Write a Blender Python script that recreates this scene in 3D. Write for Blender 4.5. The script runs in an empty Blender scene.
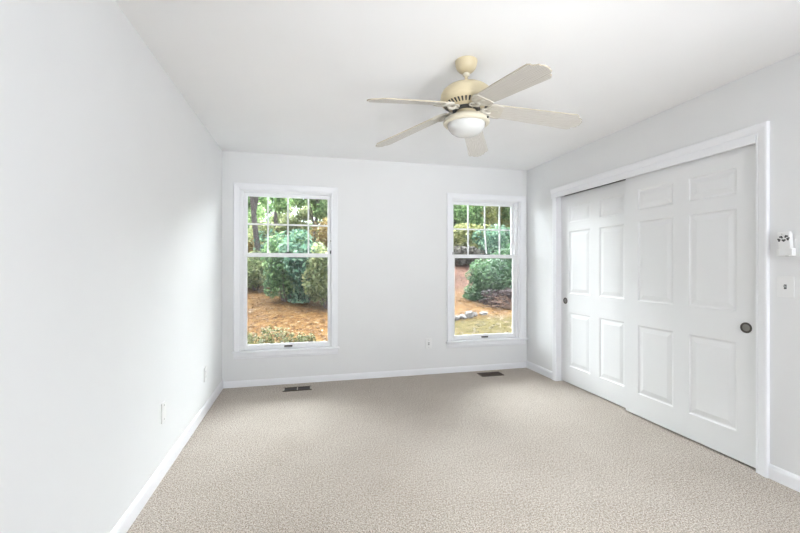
import bpy, bmesh, math, random
from mathutils import Vector, Matrix
from math import pi, sin, cos, radians as rad

S = bpy.context.scene
COL = S.collection

# ------------------------------------------------------------------ camera
cam_d = bpy.data.cameras.new('camera')
cam = bpy.data.objects.new('camera', cam_d)
COL.objects.link(cam)
cam.location = (0, 0, 1.25)
cam.rotation_euler = (rad(90), 0, rad(-13.72))
cam_d.sensor_width = 36
cam_d.lens = 389 / 800 * 36
cam_d.clip_start = 0.02
cam_d.clip_end = 300
S.camera = cam

# ------------------------------------------------------------------ world, sun, added fill lamps, exposure
W = bpy.data.worlds.new('overcast_sky')
S.world = W
W.use_nodes = True
wn = W.node_tree.nodes
wl = W.node_tree.links
wn.clear()
wo = wn.new('ShaderNodeOutputWorld')
wb = wn.new('ShaderNodeBackground')
wtc = wn.new('ShaderNodeTexCoord')
wno = wn.new('ShaderNodeTexNoise')
wno.inputs['Scale'].default_value = 2.5
wno.inputs['Detail'].default_value = 4
wr = wn.new('ShaderNodeValToRGB')
wr.color_ramp.elements[0].position = 0.3
wr.color_ramp.elements[0].color = (0.74, 0.84, 0.96, 1)
wr.color_ramp.elements[1].position = 0.7
wr.color_ramp.elements[1].color = (0.95, 0.97, 1.0, 1)
wl.new(wtc.outputs['Generated'], wno.inputs['Vector'])
wl.new(wno.outputs['Fac'], wr.inputs['Fac'])
wl.new(wr.outputs['Color'], wb.inputs['Color'])
wl.new(wb.outputs['Background'], wo.inputs['Surface'])
wb.inputs['Strength'].default_value = 3.2

def light(name, kind, loc, rot, energy, color=(1, 1, 1), **kw):
    d = bpy.data.lights.new(name, kind)
    d.energy = energy
    d.color = color
    for k, v in kw.items():
        setattr(d, k, v)
    o = bpy.data.objects.new(name, d)
    o.location = loc
    o.rotation_euler = rot
    COL.objects.link(o)
    return o

# veiled sun of a bright overcast day, high in front of the windows
light('hazy_sun', 'SUN', (0, 12, 14), (rad(-46), 0, 0), 60, (0.93, 0.965, 1.0), angle=rad(100))
# added fill lamp, unseen in the opening behind the camera
light('rear_fill_light', 'AREA', (1.65, -1.97, 1.4), (rad(90), 0, 0), 25, (0.965, 0.985, 1.0),
      shape='RECTANGLE', size=1.6, size_y=1.5)
# added lamp behind the camera, aimed up to brighten the far ceiling
light('ceiling_fill_light', 'AREA', (1.04, -0.7, 0.9), (rad(114), 0, rad(2)), 5.8, (0.98, 0.99, 1.0), shape='DISK', size=0.9, spread=rad(60))

S.view_settings.view_transform = 'Standard'
S.view_settings.look = 'None'
S.view_settings.exposure = 0.27
S.view_settings.gamma = 1.0
S.view_settings.use_curve_mapping = False

# ------------------------------------------------------------------ material helpers
def mat(name, color, rough=0.6, spec=0.3, metallic=0.0, build=None):
    m = bpy.data.materials.new(name)
    m.use_nodes = True
    nt = m.node_tree
    b = nt.nodes['Principled BSDF']
    b.inputs['Base Color'].default_value = (*color, 1)
    b.inputs['Roughness'].default_value = rough
    b.inputs['Specular IOR Level'].default_value = spec
    b.inputs['Metallic'].default_value = metallic
    if build:
        build(nt, b)
    return m

def coords(nt, kind='Object', scale=(1, 1, 1)):
    tc = nt.nodes.new('ShaderNodeTexCoord')
    mp = nt.nodes.new('ShaderNodeMapping')
    mp.inputs['Scale'].default_value = scale
    nt.links.new(tc.outputs[kind], mp.inputs['Vector'])
    return mp.outputs['Vector']

def noise(nt, vec, scale, detail=3, rough=0.55):
    n = nt.nodes.new('ShaderNodeTexNoise')
    n.inputs['Scale'].default_value = scale
    n.inputs['Detail'].default_value = detail
    n.inputs['Roughness'].default_value = rough
    nt.links.new(vec, n.inputs['Vector'])
    return n.outputs['Fac']

def ramp(nt, fac, stops):
    r = nt.nodes.new('ShaderNodeValToRGB')
    e = r.color_ramp.elements
    while len(e) < len(stops):
        e.new(0.5)
    for i, (p, c) in enumerate(stops):
        e[i].position = p
        e[i].color = (*c, 1)
    nt.links.new(fac, r.inputs['Fac'])
    return r.outputs['Color']

def mixc(nt, fac, a, b, mode='MIX'):
    m = nt.nodes.new('ShaderNodeMix')
    m.data_type = 'RGBA'
    m.blend_type = mode
    for sock, v in ((m.inputs[0], fac), (m.inputs[6], a), (m.inputs[7], b)):
        if hasattr(v, 'is_linked'):
            nt.links.new(v, sock)
        elif isinstance(v, (int, float)):
            sock.default_value = v
        else:
            sock.default_value = (*v, 1)
    return m.outputs[2]

def bump(nt, b, height, strength, dist):
    bp = nt.nodes.new('ShaderNodeBump')
    bp.inputs['Strength'].default_value = strength
    bp.inputs['Distance'].default_value = dist
    nt.links.new(height, bp.inputs['Height'])
    nt.links.new(bp.outputs['Normal'], b.inputs['Normal'])

def paint_build(c, amt=0.02, bscale=180, bstr=0.05):
    def f(nt, b):
        v = coords(nt)
        n = noise(nt, v, 1.7, 2)
        col = ramp(nt, n, [(0.3, tuple(x * (1 - amt) for x in c)), (0.7, c)])
        nt.links.new(col, b.inputs['Base Color'])
        bump(nt, b, noise(nt, v, bscale, 2), bstr, 0.001)
    return f

WALL = mat('wall_paint', (0.83, 0.833, 0.835), 0.75, 0.2, build=paint_build((0.83, 0.833, 0.835)))
CEIL = mat('ceiling_paint', (0.88, 0.88, 0.88), 0.85, 0.1, build=paint_build((0.925, 0.927, 0.93)))
TRIM = mat('trim_paint', (0.90, 0.905, 0.93), 0.38, 0.4, build=paint_build((0.90, 0.905, 0.93), 0.01, 60, 0.02))
DOORP = mat('door_paint', (0.84, 0.845, 0.85), 0.42, 0.4, build=paint_build((0.84, 0.845, 0.85), 0.01, 90, 0.06))
VINYL = mat('window_vinyl', (0.90, 0.905, 0.915), 0.35, 0.4, build=paint_build((0.90, 0.905, 0.915), 0.01, 40, 0.01))
PLATE = mat('plate_plastic', (0.86, 0.86, 0.85), 0.35, 0.45, build=paint_build((0.86, 0.86, 0.855), 0.01, 40, 0.01))
SLOT = mat('slot_dark', (0.10, 0.10, 0.10), 0.6, build=paint_build((0.10, 0.10, 0.10), 0.1))
SLOTG = mat('slot_grey', (0.42, 0.42, 0.42), 0.6, build=paint_build((0.42, 0.42, 0.42), 0.1))
BRONZE = mat('aged_bronze', (0.10, 0.09, 0.08), 0.4, 0.5, 0.7, build=paint_build((0.10, 0.09, 0.08), 0.2, 90, 0.1))
PEWTER = mat('pewter_cup', (0.30, 0.29, 0.27), 0.38, 0.5, 0.7, build=paint_build((0.30, 0.29, 0.27), 0.2, 90, 0.1))
DARKP = mat('dark_plastic', (0.05, 0.05, 0.05), 0.5, build=paint_build((0.05, 0.05, 0.05), 0.2))
CREAM = mat('cream_enamel', (0.64, 0.55, 0.37), 0.38, 0.4, build=paint_build((0.64, 0.55, 0.37), 0.03, 60, 0.02))
CREAML = mat('pale_cream_enamel', (0.68, 0.63, 0.505), 0.38, 0.4, build=paint_build((0.68, 0.63, 0.505), 0.02, 60, 0.02))
REGB = mat('register_brown', (0.075, 0.052, 0.034), 0.5, 0.4, 0.2, build=paint_build((0.075, 0.052, 0.034), 0.25, 40, 0.1))
REGE = mat('register_beige', (0.55, 0.50, 0.43), 0.5, 0.3, build=paint_build((0.55, 0.50, 0.43), 0.1, 40, 0.1))
CLOS = mat('closet_paint', (0.6, 0.6, 0.6), 0.8, build=paint_build((0.6, 0.6, 0.6)))

def opal(nt, b):
    v = coords(nt)
    nt.links.new(ramp(nt, noise(nt, v, 6, 2), [(0.3, (0.62, 0.622, 0.61)), (0.7, (0.65, 0.652, 0.64))]), b.inputs['Base Color'])
    b.inputs['Subsurface Weight'].default_value = 0.25
    b.inputs['Subsurface Radius'].default_value = (0.02, 0.02, 0.02)
OPAL = mat('opal_glass', (0.86, 0.86, 0.86), 0.22, 0.5, build=opal)

def carpet_build(nt, b):
    v = coords(nt)
    fine = noise(nt, v, 150, 3, 0.65)
    mid = noise(nt, v, 60, 2, 0.6)
    big = noise(nt, v, 3.0, 4, 0.6)
    c1 = ramp(nt, fine, [(0.35, (0.19, 0.145, 0.11)), (0.45, (0.42, 0.355, 0.295)), (0.53, (0.575, 0.51, 0.44)), (0.63, (0.79, 0.735, 0.665))])
    c2 = ramp(nt, mid, [(0.34, (0.80, 0.78, 0.76)), (0.55, (1, 1, 1))])
    c3 = ramp(nt, big, [(0.3, (0.90, 0.885, 0.87)), (0.7, (1, 1, 1))])
    c = mixc(nt, 1.0, c1, c2, 'MULTIPLY')
    c = mixc(nt, 1.0, c, c3, 'MULTIPLY')
    nt.links.new(c, b.inputs['Base Color'])
    b.inputs['Sheen Weight'].default_value = 0.25
    b.inputs['Sheen Roughness'].default_value = 0.5
    h = nt.nodes.new('ShaderNodeMath')
    h.operation = 'ADD'
    nt.links.new(fine, h.inputs[0])
    nt.links.new(mid, h.inputs[1])
    bump(nt, b, h.outputs[0], 0.55, 0.012)
CARPET = mat('carpet_pile', (0.6, 0.55, 0.48), 0.95, 0.05, build=carpet_build)

def blade_build(nt, b):
    v = coords(nt, 'UV', (1, 1, 1))
    w = nt.nodes.new('ShaderNodeTexWave')
    w.wave_type = 'BANDS'
    w.bands_direction = 'Y'
    w.inputs['Scale'].default_value = 6
    w.inputs['Distortion'].default_value = 9
    w.inputs['Detail'].default_value = 2
    w.inputs['Detail Scale'].default_value = 0.7
    mp = nt.nodes.new('ShaderNodeMapping')
    mp.inputs['Scale'].default_value = (1.2, 7, 1)
    nt.links.new(v, mp.inputs['Vector'])
    nt.links.new(mp.outputs['Vector'], w.inputs['Vector'])
    c = ramp(nt, w.outputs['Fac'], [(0.0, (0.42, 0.39, 0.345)), (0.4, (0.61, 0.59, 0.55)), (1.0, (0.66, 0.645, 0.61))])
    nt.links.new(c, b.inputs['Base Color'])
BLADE = mat('whitewashed_wood', (0.77, 0.75, 0.71), 0.45, 0.3, build=blade_build)

IRON = mat('bracket_enamel', (0.56, 0.53, 0.465), 0.4, 0.4, build=paint_build((0.56, 0.53, 0.465), 0.04, 60, 0.02))
BEDGE = mat('blade_edge_tan', (0.50, 0.44, 0.34), 0.5, build=paint_build((0.50, 0.44, 0.34), 0.1))

def glass_mat():
    m = bpy.data.materials.new('window_glass')
    m.use_nodes = True
    nt = m.node_tree
    nt.nodes.clear()
    o = nt.nodes.new('ShaderNodeOutputMaterial')
    t = nt.nodes.new('ShaderNodeBsdfTransparent')
    t.inputs['Color'].default_value = (0.95, 0.97, 0.965, 1)
    g = nt.nodes.new('ShaderNodeBsdfGlossy')
    g.inputs['Roughness'].default_value = 0.03
    mx = nt.nodes.new('ShaderNodeMixShader')
    fr = nt.nodes.new('ShaderNodeFresnel')
    fr.inputs['IOR'].default_value = 1.5
    nt.links.new(fr.outputs[0], mx.inputs[0])
    nt.links.new(t.outputs[0], mx.inputs[1])
    nt.links.new(g.outputs[0], mx.inputs[2])
    nt.links.new(mx.outputs[0], o.inputs[0])
    return m
GLASS = glass_mat()

def leaf_mat(name, stops, scale=14.0, big=1.1, transl=0.5):
    m = bpy.data.materials.new(name)
    m.use_nodes = True
    nt = m.node_tree
    b = nt.nodes['Principled BSDF']
    b.inputs['Roughness'].default_value = 0.6
    b.inputs['Specular IOR Level'].default_value = 0.25
    v = coords(nt)
    geo = nt.nodes.new('ShaderNodeNewGeometry')
    a = nt.nodes.new('ShaderNodeMath')
    a.operation = 'MULTIPLY_ADD'
    a.inputs[1].default_value = 0.36
    nt.links.new(geo.outputs['Random Per Island'], a.inputs[0])
    b2 = nt.nodes.new('ShaderNodeMath')
    b2.operation = 'MULTIPLY'
    b2.inputs[1].default_value = 0.62
    nt.links.new(noise(nt, v, big, 2), b2.inputs[0])
    nt.links.new(b2.outputs[0], a.inputs[2])
    c = ramp(nt, a.outputs[0], stops)
    nt.links.new(c, b.inputs['Base Color'])
    tr = nt.nodes.new('ShaderNodeBsdfTranslucent')
    nt.links.new(c, tr.inputs['Color'])
    mx = nt.nodes.new('ShaderNodeMixShader')
    mx.inputs[0].default_value = transl
    out = nt.nodes['Material Output']
    nt.links.new(b.outputs[0], mx.inputs[1])
    nt.links.new(tr.outputs[0], mx.inputs[2])
    nt.links.new(mx.outputs[0], out.inputs[0])
    return m

# ------------------------------------------------------------------ mesh helpers
ORG = {}

def origin(o):
    return ORG.get(o.name, Vector((0, 0, 0)))

def obj(name, bm, m, parent=None, smooth=False, at=None, bevel=0.0, seg=2):
    """Link a bmesh drawn in world coordinates as one mesh object."""
    me = bpy.data.meshes.new(name)
    org = Vector(at) if at is not None else (origin(parent) if parent else Vector((0, 0, 0)))
    bmesh.ops.translate(bm, verts=bm.verts, vec=-org)
    bmesh.ops.recalc_face_normals(bm, faces=bm.faces)
    if smooth:
        for f in bm.faces:
            f.smooth = True
    bm.to_mesh(me)
    bm.free()
    for mm in (m if isinstance(m, (list, tuple)) else [m]):
        me.materials.append(mm)
    o = bpy.data.objects.new(name, me)
    COL.objects.link(o)
    ORG[o.name] = org
    if parent:
        o.parent = parent
        o.location = org - origin(parent)
    else:
        o.location = org
    if bevel:
        md = o.modifiers.new('bevel', 'BEVEL')
        md.width = bevel
        md.segments = seg
        md.limit_method = 'ANGLE'
        md.angle_limit = rad(40)
    if smooth and bevel == 0:
        sharpen(me)
    return o

def sharpen(me, ang=42):
    bm = bmesh.new()
    bm.from_mesh(me)
    for e in bm.edges:
        if len(e.link_faces) == 2 and e.calc_face_angle(0) > rad(ang):
            e.smooth = False
    bm.to_mesh(me)
    bm.free()

def empty(name, loc):
    o = bpy.data.objects.new(name, None)
    o.empty_display_size = 0.1
    o.location = loc
    COL.objects.link(o)
    ORG[o.name] = Vector(loc)
    return o

def tag(o, label, cat, group=None, kind=None):
    o['label'] = label
    o['category'] = cat
    if group:
        o['group'] = group
    if kind:
        o['kind'] = kind
    return o

def struct(o, label, cat):
    return tag(o, label, cat, None, 'structure')

def B(bm=None):
    return bm or bmesh.new()

def box(bm, x0, x1, y0, y1, z0, z1):
    vs = [bm.verts.new(p) for p in ((x0, y0, z0), (x1, y0, z0), (x1, y1, z0), (x0, y1, z0),
                                    (x0, y0, z1), (x1, y0, z1), (x1, y1, z1), (x0, y1, z1))]
    for f in ((0, 1, 2, 3), (4, 5, 6, 7), (0, 1, 5, 4), (1, 2, 6, 5), (2, 3, 7, 6), (3, 0, 4, 7)):
        bm.faces.new([vs[i] for i in f])
    return bm

def lathe(bm, prof, c=(0, 0, 0), n=48, axis='Z', cap=True):
    """prof: list of (radius, height)."""
    rings = []
    for r, h in prof:
        ring = []
        for i in range(n):
            a = 2 * pi * i / n
            p = (r * cos(a), r * sin(a), h)
            if axis == 'X':
                p = (h, r * cos(a), r * sin(a))
            elif axis == 'Y':
                p = (r * cos(a), h, r * sin(a))
            ring.append(bm.verts.new((p[0] + c[0], p[1] + c[1], p[2] + c[2])))
        rings.append(ring)
    for a, b in zip(rings, rings[1:]):
        for i in range(n):
            j = (i + 1) % n
            bm.faces.new((a[i], a[j], b[j], b[i]))
    if cap:
        bm.faces.new(rings[0])
        bm.faces.new(rings[-1])
    return bm

def tube(bm, pts, rads, n=8):
    pts = [Vector(p) for p in pts]
    if isinstance(rads, (int, float)):
        rads = [rads] * len(pts)
    rings = []
    for i, p in enumerate(pts):
        d = (pts[min(i + 1, len(pts) - 1)] - pts[max(i - 1, 0)]).normalized()
        up = Vector((0, 0, 1)) if abs(d.z) < 0.9 else Vector((1, 0, 0))
        u = d.cross(up).normalized()
        w = d.cross(u).normalized()
        rings.append([bm.verts.new(p + (u * cos(2 * pi * k / n) + w * sin(2 * pi * k / n)) * rads[i]) for k in range(n)])
    for a, b in zip(rings, rings[1:]):
        for i in range(n):
            j = (i + 1) % n
            bm.faces.new((a[i], a[j], b[j], b[i]))
    bm.faces.new(rings[0])
    bm.faces.new(rings[-1])
    return bm

def sweep(bm, profs):
    """profs: list of closed vertex loops with equal length, bridged in order and capped."""
    rings = [[bm.verts.new(p) for p in pr] for pr in profs]
    n = len(rings[0])
    for a, b in zip(rings, rings[1:]):
        for i in range(n):
            j = (i + 1) % n
            bm.faces.new((a[i], a[j], b[j], b[i]))
    bm.faces.new(rings[0])
    bm.faces.new(rings[-1])
    return bm

# ------------------------------------------------------------------ room dimensions
XL, XR, YB, YR, H = -0.826, 2.67, 4.31, -1.9, 2.44
T = 0.17
WIN = [dict(x0=-0.650, x1=0.283, jl=0.020, jr=0.010, gx0=-0.598, gx1=0.250, mun=(-0.387, -0.180, 0.036), bent=0),
       dict(x0=1.684, x1=2.582, jl=0.012, jr=0.052, gx0=1.726, gx1=2.506, mun=(1.925, 2.143, 2.344), bent=0.026)]
ZS, ZT = 0.372, 2.050
CY0, CY1, CZ = 1.783, 3.716, 2.0          # closet opening in the right wall

def wall_along_x(name, y0, y1, xa, xb, holes, label):
    bm = B()
    xs = xa
    for (h0, h1, z0, z1) in holes:
        box(bm, xs, h0, y0, y1, 0, H)
        box(bm, h0, h1, y0, y1, 0, z0)
        box(bm, h0, h1, y0, y1, z1, H)
        xs = h1
    box(bm, xs, xb, y0, y1, 0, H)
    return struct(obj(name, bm, WALL), label, 'wall')

def wall_along_y(name, x0, x1, ya, yb, holes, label):
    bm = B()
    ys = ya
    for (h0, h1, z0, z1) in holes:
        box(bm, x0, x1, ys, h0, 0, H)
        if z0 > 0:
            box(bm, x0, x1, h0, h1, 0, z0)
        box(bm, x0, x1, h0, h1, z1, H)
        ys = h1
    box(bm, x0, x1, ys, yb, 0, H)
    return struct(obj(name, bm, WALL), label, 'wall')

bm = B()
box(bm, XL - T, XR + T, YR - T, YB + T, -0.12, 0)
struct(obj('floor', bm, CARPET), 'speckled beige wall to wall carpet across the whole bedroom floor', 'floor')
bm = B()
box(bm, XL - T, XR + T + 0.7, YR - T, YB + T, H, H + 0.15)
struct(obj('ceiling', bm, CEIL), 'plain white painted ceiling that the fan hangs from', 'ceiling')
wall_along_x('wall_back', YB, YB + T, XL - T, XR + T, [(w['x0'], w['x1'], ZS - 0.02, ZT) for w in WIN],
             'white far wall pierced by the two tall windows')
wall_along_x('wall_front', YR - T, YR, XL - T, XR + T, [(0.8, 2.5, 0.6, 2.2)],  # hole added out of view for the rear fill lamp
             'white wall behind the camera with a wide opening added for fill light')
wall_along_y('wall_left', XL - T, XL, YR, YB, [], 'long bare white wall at the left with two low cover plates')
wall_along_y('wall_right', XR, XR + 0.11, YR, YB, [(-1.5, 0.4, 0.6, 2.1), (CY0 - 0.02, CY1 + 0.02, 0, CZ + 0.045)],  # first hole is an unseen opening, added to let in light
             'white wall at the right that holds the sliding closet doors')
bm = B()
cx0, cx1 = XR + 0.11, XR + 0.75
box(bm, cx1, cx1 + 0.05, CY0 - 0.3, CY1 + 0.3, 0, H)
box(bm, cx0, cx1, CY0 - 0.35, CY0 - 0.3, 0, H)
box(bm, cx0, cx1, CY1 + 0.3, CY1 + 0.35, 0, H)
box(bm, cx0, cx1, CY0 - 0.3, CY1 + 0.3, -0.05, 0.0)
struct(obj('wall_closet', bm, CLOS), 'dim closet interior behind the white sliding doors', 'wall')

# ------------------------------------------------------------------ baseboards
BH, BT = 0.085, 0.012
def base_prof(h=BH):
    return [(0, 0), (BT, 0), (BT, h - 0.022), (BT * 0.75, h - 0.010), (BT * 0.45, h - 0.003), (0, h)]

def base_x(name, xa, xb, y, s, label):
    bm = B()
    sweep(bm, [[(x, y + s * d, z) for d, z in base_prof(0.067)] for x in (xa, xb)])
    struct(obj(name, bm, TRIM), label, 'baseboard')

def base_y(name, ya, yb, x, s, label):
    bm = B()
    sweep(bm, [[(x + s * d, y, z) for d, z in base_prof()] for y in (ya, yb)])
    struct(obj(name, bm, TRIM), label, 'baseboard')

base_x('baseboard_back', XL + BT, XR - BT, YB, -1, 'white baseboard running under the two windows')
base_y('baseboard_left', YR, YB, XL, 1, 'long white baseboard at the foot of the left wall')
base_y('baseboard_right_far', CY1 + 0.058, YB, XR, -1, 'short white baseboard between the far corner and closet')
base_y('baseboard_right_near', YR, CY0 - 0.067, XR, -1, 'white baseboard below the light switch, beyond the closet trim')

# ------------------------------------------------------------------ windows
def casing_prof(w):
    # (distance outward from the opening, projection into the room)
    return [(0, 0), (0, 0.010), (0.006, 0.013), (0.014, 0.012), (0.020, 0.015), (w * 0.62, 0.019), (w * 0.80, 0.022),
            (w - 0.004, 0.022), (w, 0.018), (w, 0)]

def build_window(i, w, label):
    x0, x1 = w['x0'], w['x1']
    root = empty('window_%d' % (i + 1), ((x0 + x1) / 2, YB, ZS))
    struct(root, label, 'window')
    cw = 0.066
    pr = casing_prof(cw)
    # casing: left leg, mitred head, right leg
    bm = B()
    sweep(bm, [[(x0 - d, YB - p, ZS) for d, p in pr], [(x0 - d, YB - p, ZT + d) for d, p in pr],
               [(x1 + d, YB - p, ZT + d) for d, p in pr], [(x1 + d, YB - p, ZS) for d, p in pr]])
    obj('casing', bm, TRIM, root)
    # stool and apron
    bm = B()
    e1 = x1 + cw + (0.018 if i == 0 else 0.0195)
    box(bm, x0 - cw - 0.016, e1, YB - 0.042, YB, ZS - 0.020, ZS)
    box(bm, x0, x1, YB, YB + 0.05, ZS - 0.020, ZS)
    obj('window_sill', bm, TRIM, root, bevel=0.005)
    bm = B()
    pa = [(0, 0), (0.013, 0), (0.013, -0.040), (0.009, -0.050), (0.009, -0.056), (0.004, -0.062), (0, -0.062)]
    sweep(bm, [[(x, YB - d, ZS - 0.020 + z) for d, z in pa] for x in (x0 - cw, x1 + cw)])
    obj('apron', bm, TRIM, root)
    # frame (jamb liner, head, outer sill)
    ya, yb = YB, YB + 0.112
    bm = B()
    box(bm, x0, x0 + w['jl'] * 0.6, ya, yb, ZS, ZT)
    box(bm, x0 + w['jl'] * 0.6, x0 + w['jl'], ya + 0.022, yb, ZS, ZT)
    box(bm, x1 - w['jr'] * 0.45, x1, ya, yb, ZS, ZT)
    box(bm, x1 - w['jr'], x1 - w['jr'] * 0.45, ya + 0.030, yb, ZS, ZT)
    box(bm, x0, x1, ya, yb, ZT - 0.008, ZT)
    box(bm, x0 + w['jl'], x1 - w['jr'], ya + 0.028, yb, ZT - 0.018, ZT - 0.008)
    box(bm, x0 + w['jl'], x1 - w['jr'], ya + 0.05, yb, ZS - 0.02, ZS + 0.006)
    obj('window_frame', bm, VINYL, root, bevel=0.002)
    sx0, sx1 = x0 + w['jl'] + 0.001, x1 - w['jr'] - 0.001
    g0, g1 = w['gx0'], w['gx1']

    def sash(name, yf, yk, zb, zt, rb, rt):
        bm = B()
        box(bm, sx0, g0, yf, yk, zb, zt)
        box(bm, g1, sx1, yf, yk, zb, zt)
        box(bm, g0, g1, yf, yk, zb, zb + rb)
        box(bm, g0, g1, yf, yk, zt - rt, zt)
        # glazing bead
        t = 0.007
        ym = (yf + yk) / 2 - 0.006
        box(bm, g0, g0 + t, ym - 0.006, ym + 0.01, zb + rb, zt - rt)
        box(bm, g1 - t, g1, ym - 0.006, ym + 0.01, zb + rb, zt - rt)
        box(bm, g0 + t, g1 - t, ym - 0.006, ym + 0.01, zb + rb, zb + rb + t)
        box(bm, g0 + t, g1 - t, ym - 0.006, ym + 0.01, zt - rt - t, zt - rt)
        return obj(name, bm, VINYL, root, bevel=0.0015, seg=1)

    lo = sash('lower_sash', YB + 0.034, YB + 0.068, ZS + 0.002, 1.392, 0.046, 0.034)
    up = sash('upper_sash', YB + 0.074, YB + 0.108, 1.352, ZT - 0.018, 0.036, 0.030)
    bm = B()
    box(bm, g0, g1, YB + 0.050, YB + 0.054, ZS + 0.048, 1.358)
    obj('glass_pane', bm, GLASS, lo)
    bm = B()
    box(bm, g0, g1, YB + 0.096, YB + 0.100, 1.388, ZT - 0.048)
    obj('glass_pane', bm, GLASS, up)
    # snap-in grille on the upper sash
    bm = B()
    zb, zt, zm = 1.388, ZT - 0.048, 1.702
    hw = 0.0085
    yf, yk = YB + 0.083, YB + 0.091
    for k, x in enumerate(w['mun']):
        box(bm, x - hw, x + hw, yf, yk, zm, zt)
        sh = w['bent'] if k == 1 else 0
        sweep(bm, [[(x - hw + s, yf, z), (x + hw + s, yf, z), (x + hw + s, yk, z), (x - hw + s, yk, z)]
                   for s, z in ((0, zm), (sh, zb))])
    box(bm, g0, g1, yf - 0.001, yk + 0.001, zm - hw, zm + hw)
    obj('muntin_grille', bm, VINYL, up)
    # lift handle on the bottom rail
    xc = (g0 + g1) / 2
    bm = B()
    box(bm, xc - 0.042, xc + 0.042, YB + 0.020, YB + 0.0345, ZS + 0.018, ZS + 0.034)
    o = obj('lift_handle', bm, BRONZE, lo, bevel=0.003)
    o['label'] = 'dark metal lift handle'
    # sash lock on the meeting rail
    xl = xc if i == 0 else 2.128
    bm = B()
    lathe(bm, [(0.017, 0), (0.017, 0.010), (0.012, 0.018)], (xl, YB + 0.048, 1.392), 20)
    box(bm, xl - 0.034, xl + 0.034, YB + 0.036, YB + 0.060, 1.392, 1.402)
    o = obj('sash_lock', bm, DARKP, lo, bevel=0.001)
    o['label'] = 'dark sash lock'
    # tilt latch end
    xt = sx1 + 0.004 if i == 0 else sx0 + 0.02
    bm = B()
    box(bm, xt - 0.010, xt + 0.010, YB + 0.026 if i == 0 else YB + 0.072, YB + 0.034 if i == 0 else YB + 0.078, 1.388, 1.425)
    o = obj('tilt_latch', bm, DARKP, root if i == 0 else up, bevel=0.003)
    o['label'] = 'small dark tilt latch'
    if i == 0:
        bm = B()
        lathe(bm, [(0.006, 0), (0.005, -0.004)], (sx1 + 0.001, YB + 0.028, 1.53), 12, 'Y')
        obj('screw', bm, PEWTER, root)
    return root

build_window(0, WIN[0], 'wider white double hung window at the left, facing the leaning tree trunk')
build_window(1, WIN[1], 'white double hung window beside the right corner, with a bent grille bar')

# frames of unseen openings added behind the camera to let in fill light
def added_opening(idx, lo, hi, axis, plane, label):
    root = empty('window_%d' % idx, (plane, (lo[0] + hi[0]) / 2, lo[1]) if axis == 'x' else ((lo[0] + hi[0]) / 2, plane, lo[1]))
    struct(root, label, 'window')
    bm = B()
    a0, z0 = lo
    a1, z1 = hi
    for (p, q, r, s) in ((a0 - 0.06, a0, z0 - 0.06, z1 + 0.06), (a1, a1 + 0.06, z0 - 0.06, z1 + 0.06),
                         (a0, a1, z0 - 0.06, z0), (a0, a1, z1, z1 + 0.06)):
        if axis == 'x':
            box(bm, plane - 0.02, plane, p, q, r, s)
        else:
            box(bm, p, q, plane, plane + 0.02, r, s)
    obj('casing', bm, TRIM, root, bevel=0.003)
added_opening(3, (-1.5, 0.6), (0.4, 2.1), 'x', XR, 'white framed opening added for light, unseen in the right wall behind the camera')
added_opening(4, (0.8, 0.6), (2.5, 2.2), 'y', YR, 'wide white framed opening added for the fill lamp, unseen behind the camera')

# ------------------------------------------------------------------ closet: trim, track, sliding doors
t1 = empty('trim_closet', (XR, (CY0 + CY1) / 2, 0))
struct(t1, 'white moulded trim framing the sliding closet doors', 'trim')
cw = 0.067
pr = casing_prof(cw)
bm = B()
sweep(bm, [[(XR - p, CY0 - d, 0) for d, p in pr], [(XR - p, CY0 - d, CZ + 0.043 + d) for d, p in pr],
           [(XR - p * 1.25, CY1 + 0.086, CZ + 0.043 + d) for d, p in pr]])
obj('casing', bm, TRIM, t1)
bm = B()
prl = casing_prof(0.055)
sweep(bm, [[(XR - p, CY1 + d, 0) for d, p in prl], [(XR - p, CY1 + d, CZ + 0.02) for d, p in prl]])
obj('casing', bm, TRIM, t1)
bm = B()
hp = [(0, 0), (0.016, 0), (0.018, 0.003), (0.018, 0.048), (0, 0.048)]
sweep(bm, [[(XR - d, y, CZ + z) for d, z in hp] for y in (CY0 + 0.0005, CY1 + 0.080)])
obj('head_fascia', bm, TRIM, t1)
bm = B()
box(bm, XR, XR + 0.11, CY1, CY1 + 0.02, 0, CZ + 0.03)
box(bm, XR, XR + 0.11, CY0 - 0.02, CY0, 0, CZ + 0.03)
box(bm, XR, XR + 0.11, CY0 - 0.02, CY1 + 0.02, CZ + 0.03, CZ + 0.045)
obj('jamb', bm, TRIM, t1)
bm = B()
box(bm, XR + 0.012, XR + 0.10, CY0, CY1, CZ + 0.022, CZ + 0.03)
obj('track', bm, DARKP, t1)['label'] = 'dark metal door track'

ROWS = [(0.193, 0.762), (0.964, 1.622), (1.716, 1.885)]

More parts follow.
